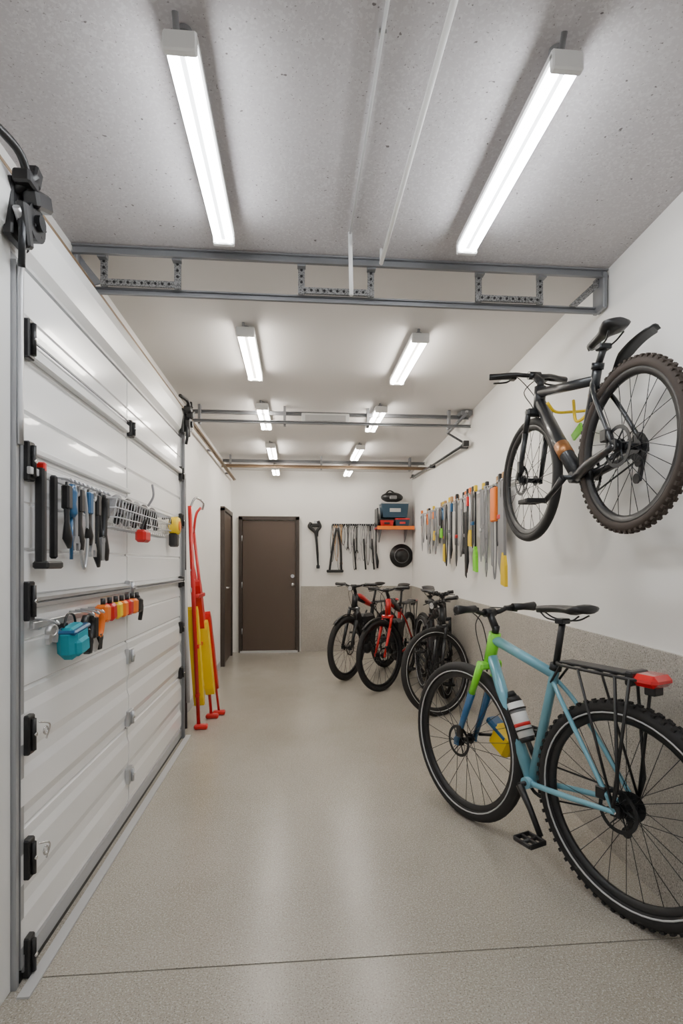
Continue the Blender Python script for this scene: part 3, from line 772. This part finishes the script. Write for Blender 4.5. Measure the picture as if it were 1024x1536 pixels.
b.box(c,(.07,.13,.11),M_teal,Matrix.Rotation(.12,3,'X'),ch=.022); b.box(c+V((.03,-.005,-.015)),(.03,.09,.06),M_teal,Matrix.Rotation(.12,3,'X'),ch=.012); b.box(c+V((0,.0,.04)),(.074,.134,.016),M_dblue,Matrix.Rotation(.12,3,'X'),ch=.006)
b.box(c+V((.0,.06,-.01)),(.074,.016,.09),M_black,Matrix.Rotation(.12,3,'X'),ch=.004)
b.tube(spline([c+V((-.01,-.05,.05)),c+V((-.01,-.02,.09)),c+V((-.01,.03,.085)),c+V((-.01,.05,.05))]),.004,M_black,6); b.box(c+V((-.04,0,.05)),(.04,.02,.02),M_black)
b.done('bicycle_bag')

# ------------------------------------------------------------------ ski stand on left
b=B()
def board(p,q,w,t,m,side=(0,1,0)):
    p=V(p);q=V(q); s=V(side); d=(q-p).normalized(); n=d.cross(s).normalized()
    K=[(0,.5),(.08,.9),(.5,1),(.88,.95),(.97,.6),(1,.1)]
    vs=[]
    for t_,k in K:
        c=p.lerp(q,t_)
        for a,e in((-1,-1),(1,-1),(1,1),(-1,1)): vs.append(c+s*(a*w/2*k)+n*(e*t/2))
    fs=[(i*4+j,i*4+(j+1)%4,(i+1)*4+(j+1)%4,(i+1)*4+j) for i in range(len(K)-1) for j in range(4)]+[(0,1,2,3),((len(K)-1)*4,(len(K)-1)*4+1,(len(K)-1)*4+2,(len(K)-1)*4+3)]
    b.add(vs,fs,m)
board((-.745,4.18,.16),(-.79,4.14,.92),.07,.075,M_yel); board((-.69,4.36,.20),(-.74,4.30,.80),.09,.07,M_yel)
board((-.66,4.46,.22),(-.72,4.40,.86),.06,.04,M_red); board((-.75,4.30,.72),(-.78,4.24,1.12),.09,.06,M_red)
b.tube([(-.74,4.12,.0),(-.775,4.10,.95),(-.80,4.08,1.68)],[.014,.016,.016],M_red,10)
b.tube([(-.69,4.40,.0),(-.745,4.30,.9),(-.79,4.18,1.50)],.012,M_red,10)
b.tube([(-.83,4.06,.02),(-.84,4.05,1.88)],[.017,.019],M_dark,10); b.box((-.842,4.05,1.84),(.035,.05,.16),M_grey,ch=.005)
b.tube([(-.80,4.03,.22),(-.83,4.05,1.2)],.014,M_lgrey,8)
b.tube([(-.64,4.48,.02),(-.70,4.42,.6),(-.82,4.30,1.25)],.010,M_red,10)
for p in ((-.72,4.10,.018),(-.68,4.38,.018),(-.64,4.48,.018)): b.box(p,(.10,.06,.036),M_red,ch=.01)
b.tube(spline([(-.80,4.08,1.66),(-.76,4.09,1.74),(-.71,4.13,1.71),(-.72,4.15,1.66)]),.009,M_chrome,8)
b.tube(spline([(-.79,4.18,1.48),(-.77,4.17,1.62),(-.74,4.2,1.68)]),.010,M_red,8)
for z in (.25,.62,1.0): b.box((-.75,4.24,z),(.03,.28,.03),M_red,ch=.005)
for z in(1.05,1.2,1.35,1.5): b.torus((-.79,4.11,z),.026,.006,M_lgrey,'x',16,6)
b.tube([(-.84,4.07,1.05),(-.905,4.2,1.05)],.01,M_red)
b.done('ski_stand')

# ------------------------------------------------------------------ camera, world
cam=bpy.data.cameras.new('camera'); co=bpy.data.objects.new('camera',cam); bpy.context.scene.collection.objects.link(co)
co.location=(0,0,1.25); co.rotation_euler=(pi/2,0,-math.radians(4.79))
cam.sensor_fit='VERTICAL'; cam.sensor_height=36; cam.sensor_width=24; cam.lens=18.75; cam.shift_y=.0501; cam.clip_start=.02
bpy.context.scene.camera=co
w=bpy.data.worlds.new('world'); bpy.context.scene.world=w; w.use_nodes=True
w.node_tree.nodes['Background'].inputs[0].default_value=(.8,.85,.9,1); w.node_tree.nodes['Background'].inputs[1].default_value=.3
